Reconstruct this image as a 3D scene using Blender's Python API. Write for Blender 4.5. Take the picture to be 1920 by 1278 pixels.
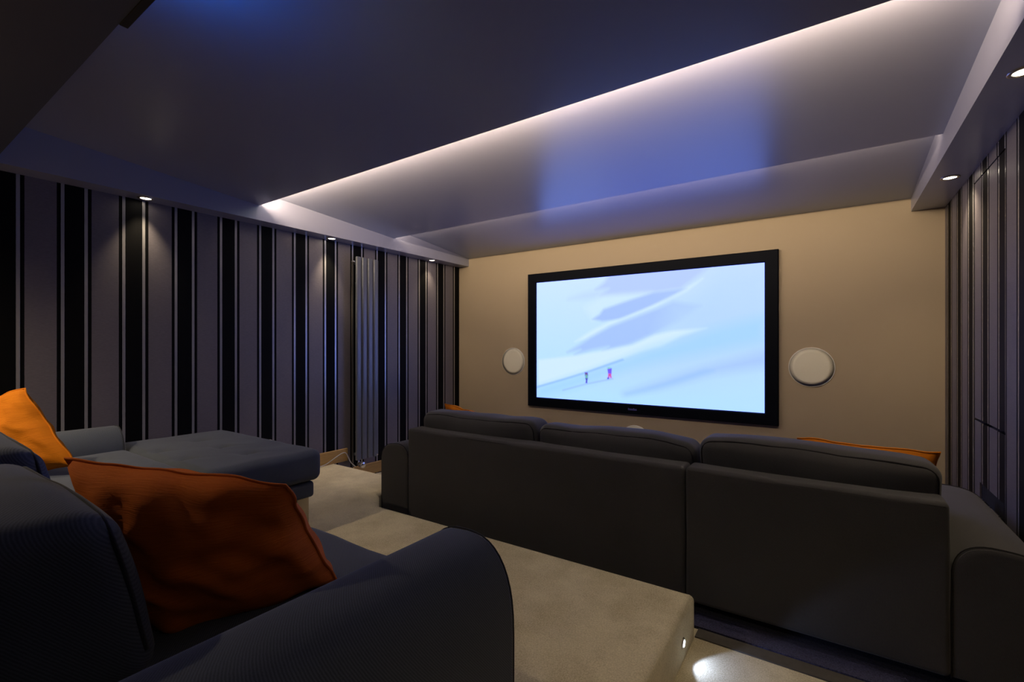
import bpy, bmesh, math, random
import numpy as np
from mathutils import Vector, Matrix, noise as mnoise

# ------------------------------------------------------------------ scene reset
for o in list(bpy.data.objects):
    bpy.data.objects.remove(o, do_unlink=True)
scene = bpy.context.scene
COL = scene.collection

# ------------------------------------------------------------------ camera
H = 1.24                                     # lens height above the lower floor
cam_d = bpy.data.cameras.new('camera')
cam_d.sensor_width = 36.0
cam_d.sensor_fit = 'HORIZONTAL'
cam_d.lens = 880.0 / 1920.0 * 36.0
cam_d.shift_y = 11.0 / 1920.0
cam_d.clip_start = 0.02
cam = bpy.data.objects.new('camera', cam_d)
COL.objects.link(cam)
cam.location = (0, 0, H)
cam.rotation_euler = (math.radians(90), 0, math.atan(600 / 880))
scene.camera = cam

# ------------------------------------------------------------------ world, exposure
world = bpy.data.worlds.new('world')
scene.world = world
world.use_nodes = True
world.node_tree.nodes['Background'].inputs[0].default_value = (0.02, 0.02, 0.025, 1)
world.node_tree.nodes['Background'].inputs[1].default_value = 0.3
scene.view_settings.view_transform = 'Standard'
scene.view_settings.look = 'None'
scene.view_settings.gamma = 1.0
scene.view_settings.use_curve_mapping = False
scene.view_settings.exposure = 0.0

# light levels
SCREEN_GAIN = 1.05
SCREEN_BLUE = 2.3              # cool panel: its blue runs past white in the exposure
LED_GAIN = 370.0
SPOT_W = 20.0
STEP_W = 2.0

# ------------------------------------------------------------------ room dimensions
XL, XR = -3.70, 0.636          # side walls
YF, YB = 4.30, -0.75           # screen wall, back wall
ZS = H + 0.95                  # underside of soffits and bulkhead
XSL, XSR = -3.55, 0.458        # soffit inner faces
ZP = 0.194                     # raised platform
ZTOP = H + 1.36

# ------------------------------------------------------------------ helpers
def lin(c):
    return tuple((x / 12.92 if x <= 0.04045 else ((x + 0.055) / 1.055) ** 2.4) for x in c)

def srgb(r, g, b):
    return lin((r / 255, g / 255, b / 255)) + (1.0,)

class NT:
    """tiny node-tree helper"""
    def __init__(self, name):
        self.m = bpy.data.materials.new(name)
        self.m.use_nodes = True
        self.t = self.m.node_tree
        self.b = self.t.nodes['Principled BSDF']
    def n(self, typ, **kw):
        nd = self.t.nodes.new(typ)
        for k, v in kw.items():
            if k in nd.inputs.keys():
                nd.inputs[k].default_value = v
            else:
                setattr(nd, k, v)
        return nd
    def l(self, a, b):
        self.t.links.new(a, b)
    def math(self, op, a, b=None, c=None):
        nd = self.n('ShaderNodeMath', operation=op)
        for i, v in enumerate((a, b, c)):
            if v is None:
                continue
            if isinstance(v, (int, float)):
                nd.inputs[i].default_value = v
            else:
                self.l(v, nd.inputs[i])
        return nd.outputs[0]
    def mix(self, f, a, b):
        nd = self.n('ShaderNodeMix', data_type='RGBA')
        for sock, v in ((nd.inputs[0], f), (nd.inputs[6], a), (nd.inputs[7], b)):
            if hasattr(v, 'is_output'):
                self.l(v, sock)
            else:
                sock.default_value = v
        return nd.outputs[2]
    def noise(self, scale, detail=3, rough=0.55, vec=None):
        nd = self.n('ShaderNodeTexNoise')
        nd.inputs['Scale'].default_value = scale
        nd.inputs['Detail'].default_value = detail
        nd.inputs['Roughness'].default_value = rough
        if vec is not None:
            self.l(vec, nd.inputs['Vector'])
        return nd.outputs[0]
    def pos(self):
        return self.n('ShaderNodeNewGeometry').outputs['Position']
    def bump(self, h, strength=0.3, dist=0.002):
        nd = self.n('ShaderNodeBump')
        nd.inputs['Strength'].default_value = strength
        nd.inputs['Distance'].default_value = dist
        self.l(h, nd.inputs['Height'])
        self.l(nd.outputs[0], self.b.inputs['Normal'])

def mat_plain(name, col, rough=0.5, metal=0.0, spec=0.5, nscale=0, namt=0.0, bump=0.0, bscale=200):
    k = NT(name)
    k.b.inputs['Base Color'].default_value = col
    k.b.inputs['Roughness'].default_value = rough
    k.b.inputs['Metallic'].default_value = metal
    k.b.inputs['Specular IOR Level'].default_value = spec
    if nscale:
        p = k.pos()
        f = k.noise(nscale, 4, 0.6, p)
        d = tuple(c * (1 - namt) for c in col[:3]) + (1,)
        e = tuple(min(1, c * (1 + namt)) for c in col[:3]) + (1,)
        k.l(k.mix(f, d, e), k.b.inputs['Base Color'])
    if bump:
        p = k.pos()
        k.bump(k.noise(bscale, 3, 0.6, p), bump, 0.002)
    return k.m

def mat_emit(name, col, strength):
    k = NT(name)
    k.b.inputs['Base Color'].default_value = (0, 0, 0, 1)
    k.b.inputs['Emission Color'].default_value = col
    k.b.inputs['Emission Strength'].default_value = strength
    return k.m

def mat_wallpaper(name, phase, period=0.2857):
    """vertical stripe wallpaper: grey silk, thin black, silver line, wide black"""
    k = NT(name)
    p = k.pos()
    sep = k.n('ShaderNodeSeparateXYZ')
    k.l(p, sep.inputs[0])
    y = sep.outputs['Y']
    wob = k.math('MULTIPLY', k.math('SUBTRACT', k.noise(30, 2, 0.5, p), 0.5), 0.0012)
    t = k.math('MULTIPLY', k.math('FRACT', k.math('DIVIDE', k.math('SUBTRACT', k.math('ADD', y, wob), phase), period)), period)
    ramp_s = lambda a, b: k.math('MULTIPLY', k.math('GREATER_THAN', t, a), k.math('LESS_THAN', t, b))
    silver = k.math('ADD', ramp_s(0.0, 0.0155), ramp_s(0.1815, 0.197))
    grey = ramp_s(0.033, 0.164)
    # fine silk slubs running horizontally across the grey band
    mp = k.n('ShaderNodeMapping')
    mp.inputs['Scale'].default_value = (1, 12, 90)
    k.l(p, mp.inputs['Vector'])
    slub = k.noise(4.0, 4, 0.65, mp.outputs[0])
    g = k.mix(slub, srgb(84, 80, 86), srgb(118, 112, 118))
    base = k.mix(grey, srgb(9, 9, 10), g)
    col = k.mix(silver, base, srgb(168, 166, 168))
    k.l(col, k.b.inputs['Base Color'])
    k.l(k.math('MULTIPLY', silver, 0.5), k.b.inputs['Metallic'])
    r = k.math('ADD', 0.58, k.math('MULTIPLY', grey, -0.14))
    r = k.math('ADD', r, k.math('MULTIPLY', silver, -0.32))
    k.l(r, k.b.inputs['Roughness'])
    k.l(k.math('ADD', 0.08, k.math('MULTIPLY', k.math('ADD', grey, silver), 0.3)), k.b.inputs['Specular IOR Level'])
    hgt = k.math('ADD', k.math('MULTIPLY', slub, k.math('MULTIPLY', grey, 0.6)), k.math('MULTIPLY', silver, 0.8))
    k.bump(hgt, 0.35, 0.0012)
    return k.m

def mat_fabric(name, c1, c2, weave=63.0, sheen=0.15, axis=(1, 1, 1)):
    k = NT(name)
    p = k.pos()
    mp = k.n('ShaderNodeMapping')
    mp.inputs['Rotation'].default_value = (0.3, 0.25, 0.2)
    k.l(p, mp.inputs['Vector'])
    w = k.n('ShaderNodeTexWave', wave_type='BANDS', bands_direction='DIAGONAL')
    w.inputs['Scale'].default_value = weave
    w.inputs['Distortion'].default_value = 1.2
    w.inputs['Detail'].default_value = 2
    w.inputs['Detail Scale'].default_value = 2.0
    k.l(mp.outputs[0], w.inputs['Vector'])
    fine = k.noise(420, 3, 0.7, p)
    big = k.noise(5, 3, 0.5, p)
    f = k.math('ADD', k.math('MULTIPLY', w.outputs['Fac'], 0.45), k.math('ADD', k.math('MULTIPLY', fine, 0.4), k.math('MULTIPLY', big, 0.25)))
    k.l(k.mix(f, c1, c2), k.b.inputs['Base Color'])
    k.b.inputs['Roughness'].default_value = 0.9
    k.b.inputs['Specular IOR Level'].default_value = 0.15
    k.b.inputs['Sheen Weight'].default_value = sheen
    k.b.inputs['Sheen Roughness'].default_value = 0.5
    h = k.math('ADD', k.math('MULTIPLY', w.outputs['Fac'], 0.7), k.math('MULTIPLY', fine, 0.6))
    k.bump(h, 0.30, 0.0007)
    return k.m

def mat_chenille(name, c1, c2):
    k = NT(name)
    tc = k.n('ShaderNodeTexCoord').outputs['UV']
    mp = k.n('ShaderNodeMapping')
    mp.inputs['Scale'].default_value = (5, 70, 1)
    k.l(tc, mp.inputs['Vector'])
    slub = k.noise(1.6, 5, 0.65, mp.outputs[0])
    mp2 = k.n('ShaderNodeMapping')
    mp2.inputs['Scale'].default_value = (1, 1, 1)
    k.l(tc, mp2.inputs['Vector'])
    big = k.noise(6, 3, 0.5, mp2.outputs[0])
    f = k.math('ADD', k.math('MULTIPLY', slub, 0.7), k.math('MULTIPLY', big, 0.4))
    k.l(k.mix(f, c1, c2), k.b.inputs['Base Color'])
    k.b.inputs['Roughness'].default_value = 0.85
    k.b.inputs['Specular IOR Level'].default_value = 0.2
    k.b.inputs['Sheen Weight'].default_value = 0.35
    k.b.inputs['Sheen Tint'].default_value = c2
    k.bump(slub, 0.5, 0.003)
    return k.m

def mat_carpet(name, c1, c2, c3):
    k = NT(name)
    a_dark = [x * 0.45 for x in c1[:3]]
    p = k.pos()
    big = k.noise(1.7, 3, 0.55, p)
    mid = k.noise(7, 5, 0.65, p)
    tuft = k.noise(190, 3, 0.75, p)
    rp = k.n('ShaderNodeValToRGB')
    rp.color_ramp.elements[0].position = 0.42
    rp.color_ramp.elements[1].position = 0.60
    k.l(k.math('ADD', k.math('MULTIPLY', big, 0.5), k.math('MULTIPLY', mid, 0.5)), rp.inputs[0])
    a = k.mix(rp.outputs[0], c1, c2)
    tr_ = k.n('ShaderNodeMapRange'); k.l(tuft, tr_.inputs[0]); tr_.inputs[1].default_value = 0.36; tr_.inputs[2].default_value = 0.64
    dk = k.mix(0.30, a, (a_dark[0], a_dark[1], a_dark[2], 1))
    b = k.mix(tr_.outputs[0], dk, k.mix(0.45, a, c3))
    k.l(b, k.b.inputs['Base Color'])
    k.b.inputs['Roughness'].default_value = 0.95
    k.b.inputs['Specular IOR Level'].default_value = 0.1
    k.b.inputs['Sheen Weight'].default_value = 0.15
    k.bump(k.math('ADD', tuft, k.math('MULTIPLY', mid, 0.5)), 0.55, 0.0025)
    return k.m

def mat_oak(name):
    k = NT(name)
    p = k.pos()
    mp = k.n('ShaderNodeMapping')
    mp.inputs['Scale'].default_value = (4, 1.2, 14)
    k.l(p, mp.inputs['Vector'])
    g = k.noise(5, 6, 0.65, mp.outputs[0])
    kn = k.n('ShaderNodeTexVoronoi')
    kn.inputs['Scale'].default_value = 5.0
    k.l(p, kn.inputs['Vector'])
    knot = k.math('LESS_THAN', kn.outputs['Distance'], 0.07)
    a = k.mix(g, srgb(142, 106, 50), srgb(202, 164, 94))
    k.l(k.mix(k.math('MULTIPLY', knot, 0.7), a, srgb(70, 42, 20)), k.b.inputs['Base Color'])
    k.b.inputs['Roughness'].default_value = 0.45
    k.bump(g, 0.1, 0.001)
    return k.m

M = {}
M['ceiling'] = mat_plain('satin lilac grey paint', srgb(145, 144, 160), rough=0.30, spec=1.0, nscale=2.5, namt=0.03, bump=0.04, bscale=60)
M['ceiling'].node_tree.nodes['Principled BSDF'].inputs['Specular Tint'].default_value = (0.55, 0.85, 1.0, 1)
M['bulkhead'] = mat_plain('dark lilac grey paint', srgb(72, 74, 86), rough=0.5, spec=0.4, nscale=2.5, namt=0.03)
M['beige'] = mat_plain('beige matt paint', srgb(170, 153, 129), rough=0.75, spec=0.25, nscale=2.0, namt=0.03, bump=0.05, bscale=90)
M['backwall'] = mat_plain('dark taupe paint', srgb(112, 102, 96), rough=0.8, spec=0.2, nscale=2.0, namt=0.03)
M['paper_l'] = mat_wallpaper('striped wallpaper', 0.880 - 0.2857)
M['paper_r'] = mat_wallpaper('striped wallpaper', 3.057)
M['cream'] = mat_carpet('cream pile carpet', srgb(186, 172, 134), srgb(222, 210, 174), srgb(242, 232, 204))
M['navycarpet'] = mat_carpet('navy pile carpet', srgb(30, 30, 50), srgb(42, 42, 66), srgb(96, 96, 134))
M['strip'] = mat_plain('grey carpet edging', srgb(84, 80, 74), rough=0.9, spec=0.1, nscale=40, namt=0.2, bump=0.5)
M['oak'] = mat_oak('oiled oak')
M['char'] = mat_fabric('charcoal twill', srgb(39, 39, 39), srgb(82, 80, 79), weave=110)
M['char_dark'] = mat_fabric('charcoal twill piping', srgb(24, 23, 24), srgb(44, 42, 42), weave=110)
M['navy'] = mat_fabric('blue grey twill', srgb(42, 48, 60), srgb(86, 93, 108), weave=100)
M['navy_dark'] = mat_fabric('blue grey twill piping', srgb(30, 32, 40), srgb(52, 54, 64), weave=100)
M['orange'] = mat_chenille('orange chenille', srgb(172, 86, 8), srgb(226, 136, 20))
M['rust'] = mat_chenille('rust chenille', srgb(186, 78, 16), srgb(236, 128, 44))
M['blackmetal'] = mat_plain('black velour frame', srgb(5, 8, 18), rough=0.6, spec=0.08, nscale=80, namt=0.1)
M['black'] = mat_plain('black recess', srgb(10, 10, 11), rough=0.8, nscale=20, namt=0.1)
M['brownblack'] = mat_plain('brown black strip', srgb(26, 20, 12), rough=0.7, nscale=30, namt=0.2)
M['white'] = mat_plain('white grille', srgb(232, 226, 206), rough=0.6, nscale=8, namt=0.02, bump=0.03, bscale=500)
M['whiteplastic'] = mat_plain('white plastic', srgb(235, 232, 226), rough=0.35, nscale=5, namt=0.02)
M['rad'] = mat_plain('grey radiator enamel', srgb(98, 101, 108), rough=0.30, spec=0.6, nscale=12, namt=0.03)
M['pipe'] = mat_plain('dull grey pipe', srgb(58, 54, 50), rough=0.7, spec=0.2, nscale=20, namt=0.1)
M['chrome'] = mat_plain('chrome', srgb(222, 222, 224), rough=0.22, metal=1.0, nscale=12, namt=0.02)
M['greycable'] = mat_plain('grey cable', srgb(178, 174, 168), rough=0.45, nscale=20, namt=0.05)
M['ring'] = mat_plain('brushed nickel', srgb(190, 180, 165), rough=0.3, metal=1.0, nscale=60, namt=0.08)
M['legs'] = mat_plain('pale wood leg', srgb(196, 182, 146), rough=0.5, nscale=30, namt=0.1)
M['darkleg'] = mat_plain('dark plastic foot', srgb(24, 22, 22), rough=0.5, nscale=30, namt=0.1)
M['logo'] = mat_plain('pale violet print', srgb(96, 92, 170), rough=0.4, nscale=200, namt=0.2)
WARM = (1.0, 0.80, 0.56)
M['led'] = mat_emit('warm led tape', WARM + (1,), LED_GAIN)
M['led_far'] = mat_emit('warm led tape dimmed', WARM + (1,), LED_GAIN * 0.27)
M['lamp'] = mat_emit('downlight lens', (1.0, 0.86, 0.66, 1), 14.0)
M['steplens'] = mat_emit('cool step light lens', (0.80, 0.86, 1.0, 1), 9.0)
M['bluelens'] = mat_emit('blue indicator', (0.01, 0.20, 1.0, 1), 160.0)

def tag(o, label=None, cat=None, group=None, kind=None):
    if label: o['label'] = label
    if cat: o['category'] = cat
    if group: o['group'] = group
    if kind: o['kind'] = kind
    return o

def empty(name, loc=(0, 0, 0)):
    o = bpy.data.objects.new(name, None)
    o.empty_display_size = 0.05
    COL.objects.link(o)
    o.location = loc
    return o

def mesh_obj(name, verts, faces, mat, parent=None, smooth=False, uvs=None):
    """verts in world space; stored relative to the parent's location"""
    me = bpy.data.meshes.new(name)
    off = Vector((0, 0, 0))
    pr = parent
    while pr is not None:
        off += pr.location
        pr = pr.parent
    vv = [(v[0] - off.x, v[1] - off.y, v[2] - off.z) for v in verts]
    if parent is None:
        a = np.array(vv)
        c = (a.min(0) + a.max(0)) / 2
        c[2] = a[:, 2].min()
        vv = [tuple(x) for x in (a - c)]
    me.from_pydata(vv, [], faces)
    me.validate()
    me.update()
    bm = bmesh.new(); bm.from_mesh(me)
    bmesh.ops.recalc_face_normals(bm, faces=bm.faces)
    bm.to_mesh(me); bm.free()
    if smooth:
        me.shade_smooth()
    me.materials.append(mat)
    o = bpy.data.objects.new(name, me)
    COL.objects.link(o)
    if parent is None:
        o.location = tuple(c)
    else:
        o.parent = parent
    if uvs is not None:
        lay = me.uv_layers.new(name='UVMap')
        for lp in me.loops:
            lay.data[lp.index].uv = uvs[lp.vertex_index]
    return o

class G:
    """geometry collector: verts + faces"""
    def __init__(self):
        self.v = []; self.f = []
    def add(self, v, f):
        b = len(self.v)
        self.v += [tuple(x) for x in v]
        self.f += [tuple(i + b for i in q) for q in f]
        return self
    def box(self, x0, x1, y0, y1, z0, z1):
        return self.add([(x0, y0, z0), (x1, y0, z0), (x1, y1, z0), (x0, y1, z0), (x0, y0, z1), (x1, y0, z1), (x1, y1, z1), (x0, y1, z1)],
                        [(0, 3, 2, 1), (4, 5, 6, 7), (0, 1, 5, 4), (1, 2, 6, 5), (2, 3, 7, 6), (3, 0, 4, 7)])
    def tube(self, pts, r, seg=10, closed=False):
        pts = [Vector(p) for p in pts]
        n = len(pts); vs = []; fs = []
        up = Vector((0, 0, 1))
        prev = None
        for i, p in enumerate(pts):
            a = pts[(i - 1) % n] if (i > 0 or closed) else p
            b = pts[(i + 1) % n] if (i < n - 1 or closed) else p
            t = (b - a).normalized()
            if prev is None:
                s = t.cross(up)
                if s.length < 1e-3: s = t.cross(Vector((1, 0, 0)))
            else:
                s = prev - t * prev.dot(t)
            s.normalize(); prev = s
            w = t.cross(s)
            for k in range(seg):
                an = 2 * math.pi * k / seg
                vs.append(p + (s * math.cos(an) + w * math.sin(an)) * r)
        m = n if closed else n - 1
        for i in range(m):
            for k in range(seg):
                j = (i + 1) % n
                fs.append((i * seg + k, i * seg + (k + 1) % seg, j * seg + (k + 1) % seg, j * seg + k))
        if not closed:
            fs.append(tuple(range(seg))[::-1]); fs.append(tuple((n - 1) * seg + k for k in range(seg)))
        return self.add(vs, fs)
    def lathe(self, prof, origin, axis='Z', seg=40):
        """prof: list of (radius, height); revolve about axis through origin"""
        vs = []; fs = []
        for (r, h) in prof:
            for k in range(seg):
                a = 2 * math.pi * k / seg
                c, s = r * math.cos(a), r * math.sin(a)
                q = {'Z': (c, s, h), 'Y': (c, h, s), 'X': (h, c, s)}[axis]
                vs.append((origin[0] + q[0], origin[1] + q[1], origin[2] + q[2]))
        for i in range(len(prof) - 1):
            for k in range(seg):
                fs.append((i * seg + k, i * seg + (k + 1) % seg, (i + 1) * seg + (k + 1) % seg, (i + 1) * seg + k))
        if prof[0][0] > 1e-6: fs.append(tuple(range(seg)))
        if prof[-1][0] > 1e-6: fs.append(tuple((len(prof) - 1) * seg + k for k in range(seg)))
        return self.add(vs, fs)
    def build(self, name, mat, parent=None, smooth=False):
        return mesh_obj(name, self.v, self.f, mat, parent, smooth)

def bevel(o, w=0.004, seg=2):
    m = o.modifiers.new('bevel', 'BEVEL'); m.width = w; m.segments = seg; m.limit_method = 'ANGLE'
    return o

def axis_samples(h, r, k, m):
    """samples along one axis: rounded ends of radius r, m cells in the flat middle"""
    s = [-h + r - r * math.tan(math.pi / 4 * (k - i) / k) for i in range(k)]
    mid = [(-h + r) + (2 * (h - r)) * i / m for i in range(m + 1)]
    return s + mid + [-x for x in reversed(s)]

def rbox(c, d, r, puff=(0, 0, 0), m=(6, 4, 4), k=4, wr=0.0, ws=6.0, seed=0.0, post=None):
    """rounded box with puffed faces and soft wrinkles. returns verts, faces (world space)"""
    h = [x / 2 for x in d]
    r = min(r, min(h) * 0.999)
    A = [axis_samples(h[i], r, k, m[i]) for i in range(3)]
    N = [len(a) for a in A]
    idx = {}; vs = []; fs = []
    def vert(i, j, l):
        key = (i, j, l)
        if key in idx: return idx[key]
        p = [A[0][i], A[1][j], A[2][l]]
        q = [max(-(h[t] - r), min(h[t] - r, p[t])) for t in range(3)]
        e = [p[t] - q[t] for t in range(3)]
        L = math.sqrt(sum(x * x for x in e))
        if L > 1e-9:
            p = [q[t] + e[t] / L * r for t in range(3)]
        n = [p[t] / h[t] for t in range(3)]
        b = [max(0.0, 1 - x * x) for x in n]
        out = [p[0] + puff[0] * n[0] * b[1] * b[2], p[1] + puff[1] * n[1] * b[0] * b[2], p[2] + puff[2] * n[2] * b[0] * b[1]]
        if wr:
            w = mnoise.noise_vector(Vector((out[0] * ws + seed, out[1] * ws + seed * 1.7, out[2] * ws - seed)))
            out = [out[t] + wr * w[t] for t in range(3)]
        w = (out[0] + c[0], out[1] + c[1], out[2] + c[2])
        if post: w = post(w)
        idx[key] = len(vs); vs.append(w)
        return idx[key]
    for ax in range(3):
        u, v = (ax + 1) % 3, (ax + 2) % 3
        for side in (0, N[ax] - 1):
            for i in range(N[u] - 1):
                for j in range(N[v] - 1):
                    q = []
                    for (a, b) in ((i, j), (i + 1, j), (i + 1, j + 1), (i, j + 1)):
                        t = [0, 0, 0]; t[ax] = side; t[u] = a; t[v] = b
                        q.append(vert(*t))
                    fs.append(tuple(q if side else q[::-1]))
    return vs, fs

def arm_profile(x0, x1, z0, z1, top=0.55, n=22, ex=2.5, skew=0.0):
    """closed X-Z outline of a sofa arm with a rolled top"""
    cx = (x0 + x1) / 2; hw = (x1 - x0) / 2; rh = hw * top * 1.6
    pts = [(x0, z0)]
    for i in range(n + 1):
        a = math.pi - math.pi * i / n
        ca, sa = math.cos(a), math.sin(a)
        px = math.copysign(abs(ca) ** (2 / ex), ca) * hw
        pz = abs(sa) ** (2 / ex) * rh
        pts.append((cx + px, z1 - rh + pz - skew * (px / hw) * sa))
    pts.append((x1, z0))
    return pts

def extrude_y(prof, y0, y1, rnd=0.02, ny=6):
    """extrude an X-Z outline along Y with softened ends"""
    g = G()
    cx = sum(p[0] for p in prof) / len(prof); cz = sum(p[1] for p in prof) / len(prof)
    xs = [p[0] for p in prof]; zs = [p[1] for p in prof]
    mx, mz = (min(xs) + max(xs)) / 2, (min(zs) + max(zs)) / 2
    hx, hz = (max(xs) - min(xs)) / 2, (max(zs) - min(zs)) / 2
    st = []
    for i in range(4):
        a = math.pi / 2 * i / 3
        st.append((y0 + rnd * (1 - math.sin(a)), rnd * (1 - math.cos(a)) if False else rnd * (1 - math.sin(math.pi / 2 * i / 3))))
    st = [(y0, rnd), (y0 + rnd * 0.3, rnd * 0.3), (y0 + rnd, 0.0)]
    for i in range(1, ny):
        st.append((y0 + rnd + (y1 - y0 - 2 * rnd) * i / ny, 0.0))
    st += [(y1 - rnd, 0.0), (y1 - rnd * 0.3, rnd * 0.3), (y1, rnd)]
    n = len(prof); vs = []; fs = []
    for (y, ins) in st:
        for (x, z) in prof:
            vs.append((mx + (x - mx) * (1 - ins / hx), y, mz + (z - mz) * (1 - ins / hz)))
    for i in range(len(st) - 1):
        for k in range(n):
            fs.append((i * n + k, i * n + (k + 1) % n, (i + 1) * n + (k + 1) % n, (i + 1) * n + k))
    fs.append(tuple(range(n))); fs.append(tuple((len(st) - 1) * n + k for k in range(n))[::-1])
    g.add(vs, fs)
    return g

def auto_smooth(o, ang=40):
    o.data.shade_smooth()
    m = o.modifiers.new('wn', 'WEIGHTED_NORMAL'); m.keep_sharp = True
    bm = bmesh.new(); bm.from_mesh(o.data)
    for e in bm.edges:
        if len(e.link_faces) == 2 and e.calc_face_angle(0) > math.radians(ang):
            e.smooth = False
    bm.to_mesh(o.data); bm.free()
    return o

# ================================================================== STRUCTURE
# lower floor
fl = G().box(XL, XR, YB, YF, -0.12, 0.0).build('floor', M['cream']); tag(fl, 'cream pile carpet on the lower floor beside the platform', kind='structure')
def child_of(par, g, name, mat, smooth=False): return g.build(name, mat, par, smooth)
child_of(fl, G().box(-2.66, XR - 0.012, 2.165, YF - 0.012, -0.05, 0.012), 'navy_carpet', M['navycarpet'])
child_of(fl, G().box(-0.484, XR - 0.012, 2.095, 2.164, -0.05, 0.006), 'carpet_edging', M['strip'])

# raised platform: notched so that its left side reaches further forward
PXR, PYF, PXN, PYN = -0.485, 2.085, -2.73, 2.60
def platform():
    pts = [(XL, YB), (PXR, YB), (PXR, PYF), (-2.492, PYF), (-2.672, 2.235), (-2.70, 2.25), (-2.70, PYN), (XL, PYN)]
    R = 0.035
    g = G(); n = len(pts)
    edges_round = {1, 2, 3, 4, 5, 6}         # edges (i -> i+1) facing the room
    def inset(ins):
        out = []
        for i in range(n):
            p = Vector(pts[i]); a = Vector(pts[i - 1]); b = Vector(pts[(i + 1) % n])
            d = Vector((0, 0))
            for (e, q0, q1) in (((i - 1) % n, a, p), (i, p, b)):
                if e in edges_round:
                    t = (q1 - q0).normalized()
                    d += Vector((-t.y, t.x)) * ins
            out.append(p + d)
        return out
    rings = [(0.0, 0.0), (0.0, ZP - R)]
    for i in range(1, 6):
        a = math.pi / 2 * i / 5
        rings.append((R * (1 - math.cos(a)), ZP - R + R * math.sin(a)))
    vs = []; fs = []
    for (ins, z) in rings:
        for p in inset(ins): vs.append((p.x, p.y, z))
    for i in range(len(rings) - 1):
        for k in range(n):
            fs.append((i * n + k, i * n + (k + 1) % n, (i + 1) * n + (k + 1) % n, (i + 1) * n + k))
    fs.append(tuple((len(rings) - 1) * n + k for k in range(n)))
    g.add(vs, fs)
    return g
pf = platform().build('floor_platform', M['cream']); tag(pf, 'raised carpeted platform with rounded step edges', kind='structure')
auto_smooth(pf, 60)

# walls
wl = G().box(XL - 0.1, XL, YB, YF, 0, ZTOP).build('wall_left', M['paper_l']); tag(wl, 'left wall papered in grey black and silver stripes', kind='structure')
wf = G().box(XL - 0.1, XR + 0.1, YF, YF + 0.1, 0, ZTOP).build('wall_front', M['beige']); tag(wf, 'beige painted wall around the screen', kind='structure')
wb = G().box(XL - 0.1, XR + 0.1, YB - 0.1, YB, 0, ZTOP).build('wall_back', M['backwall']); tag(wb, 'plain wall behind the rear sofa', kind='structure')
# right wall with an opening for the flush papered doors
DY0, DY1, DZ0, DZJ, DZ1 = 2.955, 3.527, 0.10, H - 0.387, H + 0.884
g = G()
g.box(XR, XR + 0.1, YB, DY0, 0, ZTOP); g.box(XR, XR + 0.1, DY1, YF, 0, ZTOP)
g.box(XR, XR + 0.1, DY0, DY1, DZ1, ZTOP); g.box(XR, XR + 0.1, DY0, DY1, 0, DZ0)
wr = g.build('wall_right', M['paper_r']); tag(wr, 'right wall papered in grey black and silver stripes', kind='structure')
dr = empty('door_1', (XR, (DY0 + DY1) / 2, DZ0)); tag(dr, 'flush cupboard door papered to match the striped right wall', kind='structure')
gp = 0.006
G().box(XR + 0.06, XR + 0.098, DY0, DY1, DZ0, DZ1).build('recess_back', M['black'], dr)
G().box(XR + 0.002, XR + 0.03, DY0 + gp, DY1 - gp, DZJ + gp, DZ1 - gp).build('upper_leaf', M['paper_r'], dr)
SL0, SL1, SZ0, SZ1 = 2.985, 3.405, H - 0.79, H - 0.705
g = G()
g.box(XR + 0.002, XR + 0.03, DY0 + gp, DY1 - gp, SZ1, DZJ - gp); g.box(XR + 0.002, XR + 0.03, DY0 + gp, DY1 - gp, DZ0 + gp, SZ0)
g.box(XR + 0.002, XR + 0.03, DY0 + gp, SL0, SZ0, SZ1); g.box(XR + 0.002, XR + 0.03, SL1, DY1 - gp, SZ0, SZ1)
lo = g.build('lower_leaf', M['paper_r'], dr)
G().box(XR + 0.01, XR + 0.028, SL0 + 0.001, SL1 - 0.001, SZ0 + 0.001, SZ1 - 0.001).build('black_grille', M['black'], lo)

# ceiling: sloping panels stepped like a sawtooth, soffits and rear bulkhead
ce = empty('ceiling', (0, 0, ZS)); tag(ce, 'lilac grey ceiling of sloping panels between soffits', kind='structure')
def panel(y0, z0, y1, z1, th=0.022):
    v = []
    for x in (XSL - 0.02, XSR + 0.02):
        v += [(x, y0, z0), (x, y1, z1), (x, y1, z1 + th), (x, y0, z0 + th)]
    return G().add(v, [(0, 1, 2, 3), (7, 6, 5, 4), (0, 4, 5, 1), (1, 5, 6, 2), (2, 6, 7, 3), (3, 7, 4, 0)])
Y1, Z1, Y2, Z2 = 1.84, H + 1.059, 3.145, H + 1.062
panel(0.40, H + 1.19, Y1, Z1).build('ceiling_panel', M['ceiling'], ce)
panel(Y1 - 0.13, H + 1.170, Y2, Z2).build('ceiling_panel', M['ceiling'], ce)
panel(Y2 - 0.13, H + 1.172, YF, H + 1.040).build('ceiling_panel', M['ceiling'], ce)
G().box(XSL - .02, XSR + .02, Y1 - 0.14, Y1 - 0.128, H + 1.085, H + 1.23).build('cove_back', M['ceiling'], ce)
G().box(XSL - .02, XSR + .02, Y2 - 0.14, Y2 - 0.128, H + 1.088, H + 1.23).build('cove_back', M['ceiling'], ce)
G().box(XL, XSL, YB, YF, ZS, ZTOP).build('soffit', M['ceiling'], ce)
G().box(XSR, XR, YB, YF, ZS, ZTOP).build('soffit', M['ceiling'], ce)
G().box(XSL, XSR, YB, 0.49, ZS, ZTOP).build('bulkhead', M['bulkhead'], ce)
G().box(XL - .1, XR + .1, YB - .1, YF + .1, ZTOP, ZTOP + 0.08).build('ceiling_slab', M['ceiling'], ce)

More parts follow.
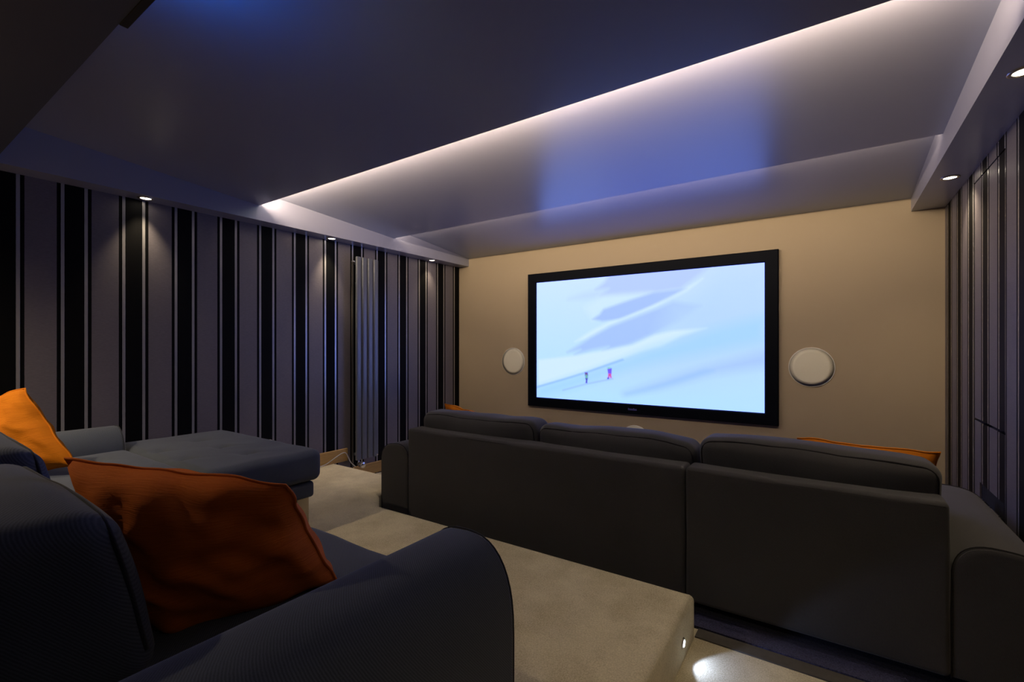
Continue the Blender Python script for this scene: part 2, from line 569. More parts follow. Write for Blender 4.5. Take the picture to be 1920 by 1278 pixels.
# oak skirting
bl = G().box(XL, XL + 0.018, YB, 2.718, ZP, ZP + 0.115).build('baseboard_left', M['oak']); tag(bl, 'oak skirting along the striped wall above the platform', kind='structure'); bevel(bl, .003)
bl2 = G().box(XL, XL + 0.018, 2.72, YF, 0.012, 0.118).build('baseboard_left', M['oak']); tag(bl2, 'oak skirting below the radiator on the lower floor', kind='structure'); bevel(bl2, .003)
br = G().box(XR - 0.018, XR, YB, YF, 0.012, 0.098).build('baseboard_right', M['oak']); tag(br, 'oak skirting along the right striped wall', kind='structure'); bevel(br, .003)

# ================================================================== LIGHTS OF THE ROOM
def led(y, z, label, mat='led', tilt=72):
    a = math.radians(tilt)
    w = 0.012
    root = empty('led_strip', ((XSL + XSR) / 2, y, z))
    tag(root, label, 'light', 'hidden cove light strips')
    x0, x1 = XSL + 0.01, XSR - 0.01
    G().box(x0, x1, y - 0.014, y + 0.010, z, z + 0.005).build('profile', M['whiteplastic'], root)
    # lit face tilted towards the room, just above the profile
    dy, dz = w / 2 * math.cos(a), w / 2 * math.sin(a)
    zc = z + 0.0115
    v = [(x0, y - dy, zc + dz), (x1, y - dy, zc + dz), (x1, y + dy, zc - dz), (x0, y + dy, zc - dz)]
    me = bpy.data.meshes.new('tape')
    lo_ = root.location
    me.from_pydata([(p[0] - lo_.x, p[1] - lo_.y, p[2] - lo_.z) for p in v], [], [(0, 3, 2, 1)])
    me.materials.append(M[mat])
    o = bpy.data.objects.new('tape', me); COL.objects.link(o); o.parent = root
    return root
led(Y1 - 0.018, Z1 + 0.0255, 'warm light strip hidden in the cove nearer the camera')
led(Y2 - 0.020, Z2 + 0.0255, 'warm light strip hidden in the cove nearer the screen', 'led_far', 50)

def downlight(x, y, label, power=SPOT_W, size=110):
    root = empty('downlight', (x, y, ZS))
    tag(root, label, 'light', 'soffit downlights')
    g = G().lathe([(0.043, 0.0), (0.043, -0.003), (0.040, -0.005), (0.031, -0.005), (0.030, -0.001)], (x, y, ZS), 'Z', 32)
    g.f = g.f[:-2]
    g.build('trim_ring', M['ring'], root, True)
    G().lathe([(0.0, -0.0025), (0.029, -0.0015)], (x, y, ZS), 'Z', 24).build('lens', M['lamp'], root)
    ld = bpy.data.lights.new('downlight_lamp', 'SPOT')
    ld.energy = power; ld.color = (1.0, 0.80, 0.52); ld.spot_size = math.radians(size); ld.spot_blend = 1.0; ld.shadow_soft_size = 0.02
    lo_ = bpy.data.objects.new('downlight_lamp', ld); COL.objects.link(lo_); lo_.parent = root; lo_.location = (0, 0, -0.012)
    return root
XDL, XDR = -3.625, 0.547
downlight(XDL, 1.16, 'downlight in left soffit, nearest the camera', 20, 72)
downlight(XDL, 2.51, 'downlight in left soffit just before the radiator', 34, 62)
downlight(XDL, 3.76, 'downlight in left soffit nearest the screen wall', 13, 80)
downlight(XDR, 2.33, 'larger looking downlight in right soffit, nearer the camera')
downlight(XDR, 3.56, 'downlight in right soffit nearer the screen wall')
# the same rows carry on unseen; the bulkhead lamp belongs to no row
downlight(XDL, -0.17, 'downlight in left soffit behind the rear sofa, out of frame', 75)
downlight(-2.75, -0.30, 'fill lamp added in the dark bulkhead behind the rear sofa, out of frame', 95, 150)  # unseen lamp added to brighten the carpet, sofa backs and cushions
downlight(XDR, 1.08, 'downlight in right soffit beside the platform step, out of frame', 13)
downlight(XDR, -0.17, 'downlight in right soffit at the back of the room, out of frame')

# small recessed light in the platform's riser
st = empty('step_light', (PXR, 1.905, 0.075)); tag(st, 'small glowing step light in the carpeted platform riser', 'light')
g = G().lathe([(0.021, 0.0), (0.021, 0.003), (0.018, 0.005), (0.014, 0.005)], (PXR, 1.905, 0.075), 'X', 24); g.build('trim_ring', M['ring'], st, True)
G().lathe([(0.0, 0.0062), (0.0135, 0.0058)], (PXR, 1.905, 0.075), 'X', 20).build('lens', M['steplens'], st)
ld = bpy.data.lights.new('step_lamp', 'SPOT'); ld.energy = STEP_W; ld.color = (0.45, 0.58, 1.0); ld.spot_size = math.radians(108); ld.spot_blend = 0.25; ld.shadow_soft_size = 0.008
lo_ = bpy.data.objects.new('step_lamp', ld); COL.objects.link(lo_); lo_.parent = st; lo_.location = (0.012, 0, 0); lo_.rotation_euler = (0, math.radians(-74), 0)

# black strip on the front edge of the bulkhead with a blue indicator out of frame
bs = empty('equipment_strip', (-1.2, 0.50, ZS)); tag(bs, 'black strip fixed along the dark bulkhead edge', 'strip')
bevel(G().box(-1.737, -0.70, 0.4905, 0.512, ZS - 0.002, ZS + 0.05).build('housing', M['brownblack'], bs), .002)
G().box(-1.66, -1.40, 0.496, 0.508, ZS + 0.0505, ZS + 0.056).build('blue_indicator', M['bluelens'], bs)

# ================================================================== SCREEN
SX0, SX1, SZB, SZT = -2.597, -0.449, H - 0.534, H + 0.680      # picture
FX0, FX1, FZB, FZT = -2.700, -0.350, H - 0.629, H + 0.776      # frame
def film():
    """colours of the film still: a snow slope with lilac shadows and two hikers"""
    NX, NY = 400, 226
    u, v = np.meshgrid((np.arange(NX) + .5) / NX, (np.arange(NY) + .5) / NY)     # v from the top
    def poly_mask(pts, soft):
        pts = np.array(pts, float)
        asp = 0.565
        px, py = u, v * asp
        q = pts * np.array([1, asp])
        inside = np.zeros_like(u, bool); dist = np.full_like(u, 9.0)
        for i in range(len(q)):
            a, b = q[i], q[(i + 1) % len(q)]
            cond = ((a[1] > py) != (b[1] > py))
            with np.errstate(divide='ignore', invalid='ignore'):
                xi = (b[0] - a[0]) * (py - a[1]) / (b[1] - a[1]) + a[0]
            inside ^= cond & (px < xi)
            ab = b - a; L = (ab ** 2).sum() + 1e-12
            t = np.clip(((px - a[0]) * ab[0] + (py - a[1]) * ab[1]) / L, 0, 1)
            dist = np.minimum(dist, np.hypot(px - a[0] - t * ab[0], py - a[1] - t * ab[1]))
        s = np.where(inside, dist, -dist)
        return np.clip(s / soft * 0.5 + 0.5, 0, 1)
    def col(r, g, b): return np.array(lin((r / 255, g / 255, b / 255)))
    img = np.zeros((NY, NX, 3))
    tl, tr, bl_, br_ = col(196, 226, 255), col(190, 216, 254), col(176, 222, 255), col(178, 222, 255)
    img += tl * ((1 - u) * (1 - v))[..., None] + tr * (u * (1 - v))[..., None] + bl_ * ((1 - u) * v)[..., None] + br_ * (u * v)[..., None]
    def paint(pts, c, soft=0.006, a=1.0):
        nonlocal img
        m = (poly_mask(pts, soft) * a)[..., None]
        img = img * (1 - m) + c * m
    # zoom-plane points -> (u, v) on the picture
    def P(*z):
        out = []
        F, CX, CY = 880., 960., 650.; th = math.atan(600 / 880.); c, s = math.cos(th), math.sin(th)
        for (x, y) in z:
            pxx, pyy = 900 + x / 2.6625, 430 + y / 2.6625
            r = (pxx - CX) / F; d = (-s + r * c, c + r * s, (CY - pyy) / F)
            t = 4.265 / d[1]
            X, Z = t * d[0], t * d[2] + H
            out.append(((X - SX0) / (SX1 - SX0), (SZT - Z) / (SZT - SZB)))
        return out
    lil, lil2 = col(156, 188, 240), col(170, 196, 243)
    mid, lite, cy = col(176, 210, 254), col(208, 234, 255), col(156, 208, 252)
    # broad blue slope on the right
    paint(P((1150, 150), (1500, 150), (1500, 640), (1000, 760), (560, 720), (900, 520), (960, 420), (1060, 300)), mid, 0.09, 0.75)
    # top shadow with ragged left edge
    paint(P((690, 150), (620, 262), (575, 300), (640, 296), (600, 332), (720, 325), (845, 316), (1000, 296), (1140, 190), (1160, 150)), lil2, 0.012, 0.9)
    paint(P((440, 348), (520, 318), (600, 306), (640, 300), (600, 335), (520, 345)), lil2, 0.02, 0.45)
    # pale tongue
    paint(P((520, 390), (600, 335), (720, 323), (850, 316), (760, 346), (690, 372), (620, 398), (560, 450)), lite, 0.02, 0.45)
    # second shadow
    paint(P((560, 448), (595, 425), (615, 398), (690, 372), (770, 345), (860, 316), (1030, 296), (930, 350), (800, 405), (690, 448), (610, 458)), lil, 0.008, 0.95)
    # pale streak
    paint(P((470, 560), (560, 500), (640, 462), (720, 440), (860, 380), (1000, 310), (1110, 245), (1030, 310), (920, 365), (760, 435), (640, 485), (540, 545)), lite, 0.008, 0.75)
    # third shadow
    paint(P((435, 612), (500, 572), (545, 540), (650, 482), (760, 440), (880, 395), (960, 360), (1100, 380), (1000, 450), (870, 520), (740, 575), (610, 605), (640, 585), (560, 600), (470, 624), (500, 600)), lil, 0.012, 0.85)
    paint(P((900, 520), (960, 380), (1150, 330), (1300, 420), (1150, 490), (1000, 500)), mid, 0.06, 0.8)
    # long pale streak
    paint(P((290, 650), (480, 628), (640, 600), (760, 575), (870, 525), (960, 505), (1130, 492), (1000, 535), (900, 585), (800, 612), (700, 648), (530, 712), (400, 750), (290, 786)), lite, 0.008, 0.85)
    # blue slope below the path
    paint(P((290, 788), (530, 715), (715, 648), (830, 600), (960, 560), (1180, 485), (1420, 430), (1420, 560), (1000, 640), (760, 690), (560, 760), (290, 840)), cy, 0.03, 0.75)
    paint(P((280, 782), (420, 742), (530, 708), (710, 645), (715, 652), (532, 716), (420, 750), (280, 791)), col(128, 178, 222), 0.005, 0.8)
    # lower band
    paint(P((720, 818), (930, 752), (1100, 698), (1430, 612), (1430, 675), (1150, 715), (900, 785)), lil, 0.03, 0.8)
    paint(P((730, 822), (930, 765), (1120, 702), (1160, 705), (960, 768), (820, 805)), col(140, 190, 238), 0.015, 0.6)
    paint(P((410, 800), (520, 770), (660, 742), (662, 746), (522, 774), (412, 804)), col(140, 170, 215), 0.005, 0.7)
    # two hikers
    def fig(pts, c): paint(P(*pts), col(*c), 0.0022, 1.0)
    fig([(521, 712), (536, 712), (538, 728), (532, 734), (522, 730)], (104, 90, 110))
    fig([(523, 724), (538, 726), (537, 744), (524, 744)], (110, 176, 120))
    fig([(524, 741), (537, 742), (534, 754), (534, 766), (525, 766), (527, 754)], (74, 70, 116))
    fig([(633, 686), (652, 686), (654, 698), (634, 698)], (140, 206, 130))
    fig([(634, 696), (656, 692), (654, 722), (638, 720)], (112, 88, 190))
    fig([(638, 718), (653, 718), (656, 740), (648, 742), (646, 732), (642, 742), (636, 740)], (206, 92, 110))
    fig([(634, 738), (643, 738), (641, 746), (633, 746)], (70, 66, 130))
    return NX, NY, img

sc = empty('projection_screen', ((FX0 + FX1) / 2, YF, FZB)); tag(sc, 'large framed screen showing a snowy slope with two hikers', 'screen')
YFR = YF - 0.042
# frame: four mitred bars with a bevelled front
def frame_mesh():
    o = [(FX0, FZB), (FX1, FZB), (FX1, FZT), (FX0, FZT)]
    i = [(SX0, SZB), (SX1, SZB), (SX1, SZT), (SX0, SZT)]
    def ins(k, base): # inset outer
        return [(base[0][0] + k, base[0][1] + k), (base[1][0] - k, base[1][1] + k), (base[2][0] - k, base[2][1] - k), (base[3][0] + k, base[3][1] - k)]
    rings = [(o, YF - 0.001), (o, YFR + 0.006), (ins(0.006, o), YFR), (ins(-0.008, i), YFR), (i, YFR + 0.012), (i, YF - 0.016)]
    v = []; f = []
    for (r, y) in rings:
        v += [(p[0], y, p[1]) for p in r]
    for a in range(len(rings) - 1):
        for k in range(4):
            f.append((a * 4 + k, a * 4 + (k + 1) % 4, (a + 1) * 4 + (k + 1) % 4, (a + 1) * 4 + k))
    return v, f
mesh_obj('frame', *frame_mesh(), M['blackmetal'], sc)
# picture surface: a grid carrying the film still as point colours
NX, NY, IMG = film()
YD = YF - 0.024
xs = np.linspace(SX0, SX1, NX); zs = np.linspace(SZT, SZB, NY)
gx, gz = np.meshgrid(xs, zs)
vv = np.stack([gx.ravel(), np.full(gx.size, YD), gz.ravel()], 1) - np.array(sc.location)
ii = np.arange(NX * NY).reshape(NY, NX)
quads = np.stack([ii[:-1, :-1].ravel(), ii[1:, :-1].ravel(), ii[1:, 1:].ravel(), ii[:-1, 1:].ravel()], 1)
me = bpy.data.meshes.new('picture')
me.from_pydata(vv.tolist(), [], quads.tolist()); me.update()
ca = me.color_attributes.new('film', 'FLOAT_COLOR', 'POINT')
ca.data.foreach_set('color', np.concatenate([IMG.reshape(-1, 3) * np.array([1.0, 1.0, SCREEN_BLUE]), np.ones((NX * NY, 1))], 1).astype(np.float32).ravel())
k = NT('film picture')
at = k.n('ShaderNodeVertexColor'); at.layer_name = 'film'
k.b.inputs['Base Color'].default_value = (0.02, 0.02, 0.02, 1)
k.b.inputs['Roughness'].default_value = 0.6
k.l(at.outputs[0], k.b.inputs['Emission Color']); k.b.inputs['Emission Strength'].default_value = SCREEN_GAIN
me.materials.append(k.m)
po = bpy.data.objects.new('picture', me); COL.objects.link(po); po.parent = sc; po['label'] = 'glowing picture of a snow slope'
# maker's mark on the lower bar: tiny raised violet strokes, too small to read
g = G()
random.seed(4)
xx = -1.583
for q in range(7):
    w = 0.008 + 0.003 * (q % 2)
    g.box(xx, xx + w, YFR - 0.0015, YFR + 0.001, FZB + 0.036, FZB + 0.036 + (0.020 if q in (0, 4) else 0.015)); xx += w + 0.003
g.build('badge', M['logo'], sc)

# round flush speakers
def speaker(x, z, r, label):
    root = empty('wall_speaker', (x, YF, z - r)); tag(root, label, 'speaker', 'round white wall speakers')
    G().lathe([(r, -0.0005), (r, -0.006), (r - 0.001, -0.008), (r - 0.003, -0.0088), (r - 0.005, -0.0086)], (x, YF, z), 'Y', 64).build('bezel', M['whiteplastic'], root, False)
    gr = G().lathe([(r - 0.0045, -0.0089), (r * 0.72, -0.0100), (r * 0.4, -0.0106), (0.0, -0.0108)], (x, YF, z), 'Y', 64).build('grille', M['white'], root, True)
    return root
speaker(-2.913, H - 0.160, 0.150, 'round white wall speaker left of the screen')
speaker(-0.132, H - 0.157, 0.153, 'round white wall speaker right of the screen')
speaker(-1.529, H - 0.885, 0.148, 'round white wall speaker below the screen, half hidden by sofa')

# ================================================================== RADIATOR
RX = XL + 0.085
ra = empty('radiator', (XL + 0.05, 2.86, 0.14)); tag(ra, 'tall grey vertical column radiator on the striped wall', 'radiator')
def oval_tube(y, hw, hd, z0, z1, seg=20):
    g = G(); vs = []; fs = []
    for z, s in ((z0, .80), (z0 + .008, 1), (z1 - .008, 1), (z1, .80)):
        for k in range(seg):
            a = 2 * math.pi * k / seg
            c, s_ = math.cos(a), math.sin(a)
            vs.append((RX + math.copysign(abs(c) ** .8, c) * hd * s, y + math.copysign(abs(s_) ** .55, s_) * hw * s, z))
    for i in range(3):
        for k in range(seg): fs.append((i * seg + k, i * seg + (k + 1) % seg, (i + 1) * seg + (k + 1) % seg, (i + 1) * seg + k))
    fs.append(tuple(range(seg))); fs.append(tuple(3 * seg + k for k in range(seg)))
    return g.add(vs, fs)
RY = [2.782, 2.848, 2.914, 2.980]
for y in RY:
    auto_smooth(oval_tube(y, 0.028, 0.013, H - 1.045, H + 0.832).build('column', M['rad'], ra), 50)
for z in (H - 0.99, H + 0.775):
    g = G().tube([(RX - 0.026, RY[0] - 0.02, z), (RX - 0.026, RY[-1] + 0.02, z)], 0.015, 12); g.build('header', M['rad'], ra, True)
for (y, z) in ((RY[1] - .03, H - .8), (RY[2] + .03, H - .8), (RY[1] - .03, H + .6), (RY[2] + .03, H + .6)):
    G().tube([(XL + 0.001, y, z), (RX - 0.02, y, z)], 0.008, 8).build('bracket', M['rad'], ra, True)
# feed pipe, bleed valve and chrome control head
pp = G().tube([(RX - 0.026, RY[0] - 0.048, 0.03), (RX - 0.026, RY[0] - 0.048, H + 0.775), (RX - 0.026, RY[0] - 0.015, H + 0.775)], 0.0065, 10).build('feed_pipe', M['pipe'], ra, True)
bv = G().lathe([(0.011, 0), (0.011, 0.022), (0.007, 0.026), (0.007, 0.034), (0.0, 0.035)], (RX - 0.026, RY[0] - 0.048, H + 0.782), 'X', 16).build('bleed_valve', M['chrome'], ra, True)
va = G().lathe([(0.010, -0.02), (0.012, 0.012), (0.026, 0.016), (0.028, 0.022), (0.028, 0.062), (0.024, 0.068), (0.0, 0.069)], (RX + 0.005, RY[0] + 0.005, H - 1.082), 'X', 28).build('control_head', M['chrome'], ra, True)
va['label'] = 'chrome control head'
G().tube([(RX - 0.004, RY[0] + 0.005, H - 1.09), (RX - 0.004, RY[0] + 0.005, H - 1.043)], 0.009, 10).build('valve_stem', M['chrome'], ra, True)
G().lathe([(0.008, 0), (0.008, 0.02), (0.0, 0.021)], (RX - 0.004, RY[-1] + 0.012, H - 1.03), 'X', 14).build('drain_plug', M['chrome'], ra, True)

# grey cable looping over the skirting to the radiator
def smooth_path(pts, n=10):
    out = []
    P_ = [Vector(p) for p in pts]
    P_ = [P_[0] * 2 - P_[1]] + P_ + [P_[-1] * 2 - P_[-2]]
    for i in range(1, len(P_) - 2):
        for q in range(n):
            t = q / n
            a, b, c, d = P_[i - 1:i + 3]
            out.append(0.5 * ((2 * b) + (c - a) * t + (2 * a - 5 * b + 4 * c - d) * t * t + (-a + 3 * b - 3 * c + d) * t ** 3))
    out.append(P_[-2])
    return out
cb = G().tube(smooth_path([(XL + .022, 1.975, 0.41), (XL + .028, 1.99, 0.33), (XL + .05, 2.10, ZP + 0.02), (XL + .05, 2.30, ZP + 0.012), (XL + .035, 2.46, ZP + 0.012), (XL + .028, 2.58, ZP + 0.055),
                           (XL + .028, 2.655, ZP + 0.082), (XL + .035, 2.69, ZP + .07), (XL + .055, 2.722, ZP - .01), (RX - .0, RY[0] - .03, H - 1.10)]), 0.0042, 8).build('power_cable', M['greycable'], None, True)
tag(cb, 'thin grey cable looping across the oak skirting to the radiator valve', 'cable')
# white socket behind the chaise, only its top edge showing
so = empty('wall_socket', (XL, 1.965, 0.37)); tag(so, 'white wall socket peeping over the chaise', 'socket')
bevel(G().box(XL, XL + 0.010, 1.89, 2.04, 0.40, 0.488).build('plate', M['whiteplastic'], so), .003)
bevel(G().box(XL + 0.010, XL + 0.048, 1.948, 2.0, 0.42, 0.506).build('plug', M['whiteplastic'], so), .006)

# ================================================================== SOFAS
def soft(name, vf, mat, parent, **kw):
    return mesh_obj(name, vf[0], vf[1], mat, parent, True)

def welt(pts, parent, mat, r=0.004, closed=False):
    return G().tube(pts, r, 6, closed).build('piping', mat, parent, True)

def make_arm(name, x0, x1, z0, z1, y0, y1, parent, mat, mdark, ex=2.5, top=0.8, skew=0.0):
    pr = arm_profile(x0, x1, z0, z1, top=top, ex=ex, skew=skew)
    o = extrude_y(pr, y0, y1, 0.022).build(name, mat, parent)
    auto_smooth(o, 35)
    for (y, s) in ((y0 + 0.012, 1), (y1 - 0.012, -1)):
        welt([(p[0], y, p[1]) for p in pr], o, mdark, 0.0022)
    return o

def back_cushion(x0, x1, yb, yf, z0, z1, lean, parent, mat, mdark, seed, tl=0.0, tr=0.0):
    """plump back cushion leaning on the sofa back, with piping along its edges"""
    cx, cz, cy = (x0 + x1) / 2, (z0 + z1) / 2, (yb + yf) / 2
    def post(w):
        t = (w[2] - z0) / (z1 - z0)
        sag = 0.005 * math.sin((w[0] - x0) / (x1 - x0) * math.pi * 2 + seed) * max(0, t) ** 2
        q = (w[0] - x0) / (x1 - x0)
        return (w[0], w[1] - lean * t, w[2] + sag - 0.006 * max(0, t) * abs(2 * q - 1) ** 4 + max(0, t) * (tl * (1 - q) + tr * q))
    o = soft('back_cushion', rbox((cx, cy, cz), (x1 - x0 - 0.006, yf - yb, z1 - z0), 0.055, (0.004, 0.032, 0.010), (14, 5, 7), 4, 0.009, 5.5, seed, post), mat, parent)
    for yy in (yb + 0.016, yf - 0.016):
        pts = []
        hw = (x1 - x0) / 2 - 0.016; r = 0.05
        for i in range(5): pts.append((cx - hw, yy, z0 + 0.06 + (z1 - z0 - 0.06 - r - 0.016) * i / 4))
        for i in range(1, 6):
            a = math.pi - math.pi / 2 * i / 5
            pts.append((cx - hw + r + r * math.cos(a), yy, z1 - 0.016 - r + r * math.sin(a)))
        for i in range(1, 9): pts.append((cx - hw + r + (2 * hw - 2 * r) * i / 9, yy, z1 - 0.013))
        for i in range(0, 6):
            a = math.pi / 2 - math.pi / 2 * i / 5
            pts.append((cx + hw - r + r * math.cos(a), yy, z1 - 0.016 - r + r * math.sin(a)))
        for i in range(1, 5): pts.append((cx + hw, yy, z1 - 0.016 - r - (z1 - z0 - 0.06 - r - 0.016) * i / 4))
        P2 = []
        for p in pts:
            w = mnoise.noise_vector(Vector(((p[0] - cx) * 5.5 + seed, (p[1] - cy) * 5.5 + seed * 1.7, (p[2] - cz) * 5.5 - seed)))
            P2.append(post((p[0] + 0.010 * w[0], p[1] + 0.010 * w[1], p[2] + 0.010 * w[2])))
        welt(P2, o, mdark, 0.0045)
    return o

# ---------------------------------------------------------------- front sofa, seen from behind
fs_ = empty('sofa', (-1.03, 2.72, 0.012)); tag(fs_, 'long charcoal sofa seen from behind, facing the screen', 'sofa')
Yb = 2.25
make_arm('arm', -2.684, -2.404, 0.06, 0.560, Yb + 0.006, 3.20, fs_, M['char'], M['char_dark'], 2.7, 0.62, -0.012)
make_arm('arm', 0.352, 0.622, 0.06, 0.545, Yb + 0.006, 3.20, fs_, M['char'], M['char_dark'], 2.7, 0.62, 0.010)
for (x0, x1) in ((-2.40, -0.568), (-0.562, 0.348)):
    o = soft('back_panel', rbox(((x0 + x1) / 2, Yb + 0.07, 0.372), (x1 - x0, 0.14, 0.62), 0.020, (0, 0.006, 0.002), (18, 2, 8), 4, 0.003, 4.0, x0), M['char'], fs_)
    welt([(x0 + 0.012 + (x1 - x0 - 0.024) * i / 12, Yb - 0.0005 + 0.004, 0.668) for i in range(13)], o, M['char_dark'], 0.0028)
CU = [(-2.392, -1.452), (-1.448, -0.540), (-0.532, 0.350)]
for i, (x0, x1) in enumerate(CU):
    back_cushion(x0, x1, Yb + 0.145, Yb + 0.36, 0.43, (0.786, 0.766, 0.798)[i], 0.035, fs_, M['char'], M['char_dark'], 1.3 + i * 2.1, (-0.002, 0.020, 0.012)[i], (0.006, 0.006, 0.000)[i])
    soft('seat_cushion', rbox(((x0 + x1) / 2, 2.88, 0.36), (x1 - x0 - 0.006, 0.66, 0.16), 0.045, (0, 0, 0.02), (8, 8, 3), 4, 0.006, 5, i * 3.3), M['char'], fs_)
soft('base', rbox((-1.026, 2.80, 0.175), (2.75, 0.80, 0.21), 0.02, (0, 0, 0), (8, 4, 2), 3), M['char'], fs_)
for (x, y) in ((-2.55, 2.36), (-2.55, 3.1), (0.49, 2.36), (0.49, 3.1), (-0.565, 2.36), (-0.565, 3.1)):
    G().lathe([(0.022, 0.0), (0.028, 0.065)], (x, y, 0.0125), 'Z', 16).build('leg', M['darkleg'], fs_, False)

# ---------------------------------------------------------------- rear sofa with chaise, on the platform
rs = empty('corner_sofa', (-2.15, 0.55, ZP)); tag(rs, 'blue grey corner sofa with chaise, on the raised platform', 'sofa')
ZSEAT = H - 0.598
AT = H - 0.482
make_arm('arm', -0.955, -0.650, ZP + 0.05, AT, -0.02, 0.972, rs, M['navy'], M['navy_dark'], 2.55, 0.95)
make_arm('arm', -3.672, -3.402, ZP + 0.05, AT + 0.012, -0.02, 1.000, rs, M['navy'], M['navy_dark'], 2.3, 0.95)
soft('back_panel', rbox((-2.178, 0.05, ZP + 0.36), (2.43, 0.14, 0.60), 0.02, (0, .006, 0), (18, 2, 6), 4, 0.003, 4), M['navy'], rs)
for i, (x0, x1) in enumerate(((-1.682, -1.035), (-2.44, -1.690), (-3.392, -2.448))):
    back_cushion(x0, x1, 0.135, 0.37 + (0.03 if i == 1 else 0), ZSEAT - 0.02, H - (0.275, 0.252, 0.245)[i], 0.085, rs, M['navy'], M['navy_dark'], 4.2 + i * 1.9)
# seats
soft('seat_cushion', rbox((-1.311, 0.56, ZSEAT - 0.085), (0.752, 0.76, 0.17), 0.045, (0, 0, .012), (8, 8, 3), 4, 0.006, 5, 2.0), M['navy'], rs)
soft('seat_cushion', rbox((-2.066, 0.56, ZSEAT - 0.085), (0.752, 0.76, 0.17), 0.045, (0, 0, .012), (8, 8, 3), 4, 0.006, 5, 5.0), M['navy'], rs)
soft('base', rbox((-1.690, 0.52, ZP + 0.22), (1.51, 0.80, 0.12), 0.02, (0, 0, 0), (8, 4, 2), 3), M['navy'], rs)
# chaise: buttoned cushion and boxed base
CX0, CX1, CY0, CY1 = -3.655, -2.450, 1.005, 1.640
buttons = [(-3.33, 1.34), (-3.02, 1.34), (-2.71, 1.34), (-3.18, 1.08), (-2.86, 1.08), (-3.18, 0.80), (-2.86, 0.80)]
ZC = H - 0.592
def chaise_cushion():
    nx, ny = 56, 48
    y0, y1 = 0.40, CY1
    vs = []; fs = []
    def x_lo(y): return -3.398 if y < CY0 else CX0
    # top grid over the L-shaped footprint is kept simple: full width in front, narrower beside the arm
    top = {}
    def h(x, y):
        ed = min(x - x_lo(y), CX1 - x, CY1 - y, y - y0 + .2)
        z = ZC - 0.03 * max(0, 1 - max(ed, 0) / 0.05) ** 2
        for (bx, by) in buttons:
            d = math.hypot(x - bx, y - by)
            z -= 0.016 * math.exp(-(d / 0.045) ** 2)
            z -= 0.005 * math.exp(-((abs(x - bx) - abs(y - by)) / 0.018) ** 2) * math.exp(-(d / 0.13) ** 2)
        z += 0.005 * mnoise.noise(Vector((x * 6, y * 6, 3.1)))
        return z
    return h
hfun = chaise_cushion()
def cbox(x0, x1, y0, y1, parent, name):
    vs, fs = rbox(((x0 + x1) / 2, (y0 + y1) / 2, ZC - 0.09), (x1 - x0, y1 - y0, 0.18), 0.045, (0.006, 0.006, 0.0), (44, 34, 4), 4, 0.004, 6, 1.0)
    out = []
    for v in vs:
        if v[2] > ZC - 0.03:
            base = ZC
            d = 0
            for (bx, by) in buttons:
                r = math.hypot(v[0] - bx, v[1] - by)
                d -= 0.017 * math.exp(-(r / 0.04) ** 2)
                d -= 0.005 * math.exp(-((abs(v[0] - bx) - abs(v[1] - by)) / 0.02) ** 2) * math.exp(-(r / 0.13) ** 2)
            out.append((v[0], v[1], v[2] + d))
        else:
            out.append(v)
    return mesh_obj(name, out, fs, M['navy'], parent, True)
cc = cbox(CX0, CX1, CY0 + 0.003, CY1, rs, 'chaise_cushion')
cc2 = cbox(-3.398, CX1, 0.40, CY0, rs, 'chaise_cushion')
for (bx, by) in buttons:
    par = cc if by > CY0 else cc2
    G().lathe([(0.012, -0.022), (0.012, -0.016), (0.008, -0.013), (0.0, -0.012)], (bx, by, ZC), 'Z', 14).build('button', M['navy_dark'], par, True)
soft('chaise_base', rbox(((CX0 + CX1) / 2 - 0.01, 1.19, H - 0.823), (CX1 - CX0 - 0.05, 0.84, 0.092), 0.02, (0, 0, 0), (8, 6, 2), 3), M['navy'], rs)
for (x, y) in ((-2.535, 1.545), (-3.58, 1.545), (-2.535, 0.55), (-3.3, 0.3), (-1.0, 0.85), (-1.0, 0.2)):
    G().box(x - 0.035, x + 0.035, y - 0.035, y + 0.035, ZP, H - 0.868 if x < -2 else ZP + 0.17).build('leg', M['legs'], rs)

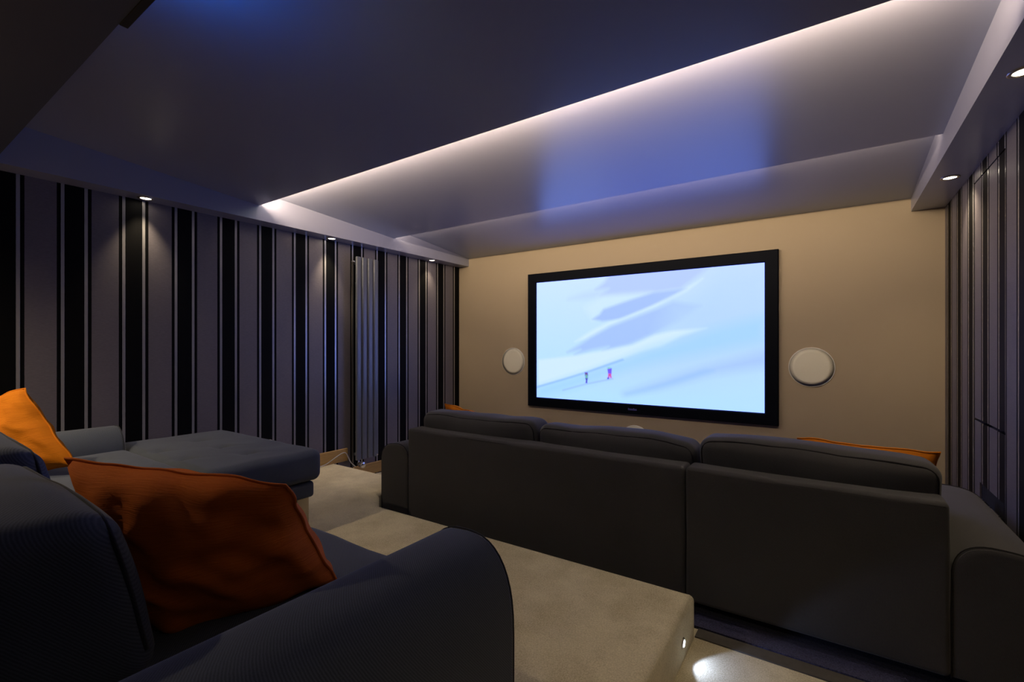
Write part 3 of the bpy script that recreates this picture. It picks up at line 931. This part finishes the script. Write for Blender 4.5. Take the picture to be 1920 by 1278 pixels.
# ================================================================== SCATTER CUSHIONS
def pillow(name, TL, TR, BR, thick, mat, label, seed=0.0, n=30, crease=0.012, zmin=None, bend=0.0, BL=None):
    TL, TR, BR = Vector(TL), Vector(TR), Vector(BR)
    BL = TL + BR - TR if BL is None else Vector(BL)
    nrm = (TR - TL).cross(TL - BL).normalized()
    vs = []; fs = []; uv = []
    def pt(a, b, side):
        u, v = 2 * a - 1, 2 * b - 1
        pin = 0.045                                   # edges bow inwards, corners stay sharp
        uu = u * (1 - pin * (1 - abs(v) ** 1.6)); vv_ = v * (1 - pin * (1 - abs(u) ** 1.6))
        A, B = (uu + 1) / 2, (vv_ + 1) / 2
        p = TL * (1 - A) * (1 - B) + TR * A * (1 - B) + BR * A * B + BL * (1 - A) * B
        e = max(0.0, (1 - u ** 2)) * max(0.0, (1 - v ** 2))
        t = thick / 2 * e ** 0.42
        w = mnoise.noise(Vector((u * 2.2 + seed, v * 2.2 - seed, side * 1.3))) + 0.5 * mnoise.noise(Vector((u * 5 + seed, v * 5, seed)))
        t *= 1 + 0.22 * w
        p = p + nrm * (side * t + bend * (u * u + v * v - 1))
        cr = mnoise.noise_vector(Vector((u * 3 + seed * 2, v * 3, 1.7)))
        p = p + Vector(cr) * crease
        if zmin is not None and p.z < zmin: p.z = zmin + (p.z - zmin) * 0.1
        return p
    for side in (1, -1):
        b0 = len(vs)
        for j in range(n + 1):
            for i in range(n + 1):
                vs.append(tuple(pt(i / n, j / n, side))); uv.append((i / n + (0 if side > 0 else 1.37), j / n))
        for j in range(n):
            for i in range(n):
                q = (b0 + j * (n + 1) + i, b0 + j * (n + 1) + i + 1, b0 + (j + 1) * (n + 1) + i + 1, b0 + (j + 1) * (n + 1) + i)
                fs.append(q if side > 0 else q[::-1])
    root = empty(name, (sum(p[0] for p in vs) / len(vs), sum(p[1] for p in vs) / len(vs), min(p[2] for p in vs)))
    tag(root, label, 'cushion', 'orange scatter cushions')
    mesh_obj('cover', vs, fs, mat, root, True, uv)
    rim = []
    for i in range(n): rim.append(pt(i / n, 0, 0))
    for i in range(n): rim.append(pt(1, i / n, 0))
    for i in range(n): rim.append(pt(1 - i / n, 1, 0))
    for i in range(n): rim.append(pt(0, 1 - i / n, 0))
    G().tube(rim, 0.004, 6, True).build('seam', mat, root, True)
    return root
R_ = lambda x, y, z: (x, y, z + H)
pillow('scatter_cushion', R_(-1.395, .300, -.245), R_(-1.005, .580, -.300), R_(-1.030, .735, -.590), 0.25, M['rust'],
       'rust orange cushion seen from its dark side behind the near sofa arm', 2.0, zmin=ZSEAT + 0.004, BL=R_(-1.20, .41, -.66))
pillow('scatter_cushion', R_(-3.42, .30, -.28), R_(-3.12, .530, -.195), R_(-2.88, .660, -.545), 0.15, M['orange'],
       'bright orange cushion on the chaise at the far left edge', 5.0, zmin=ZC + 0.004)
pillow('scatter_cushion', R_(-2.41, 2.635, -.425), R_(-1.98, 2.665, -.50), R_(-2.00, 2.80, -.79), 0.13, M['orange'],
       'orange cushion corner peeping over the left end of the front sofa', 7.0, zmin=0.46)
pillow('scatter_cushion', R_(-.14, 2.65, -.434), R_(.375, 2.655, -.442), R_(.345, 2.80, -.79), 0.14, M['orange'],
       'orange cushion showing a long edge over the right end of the front sofa', 9.0, zmin=0.46)
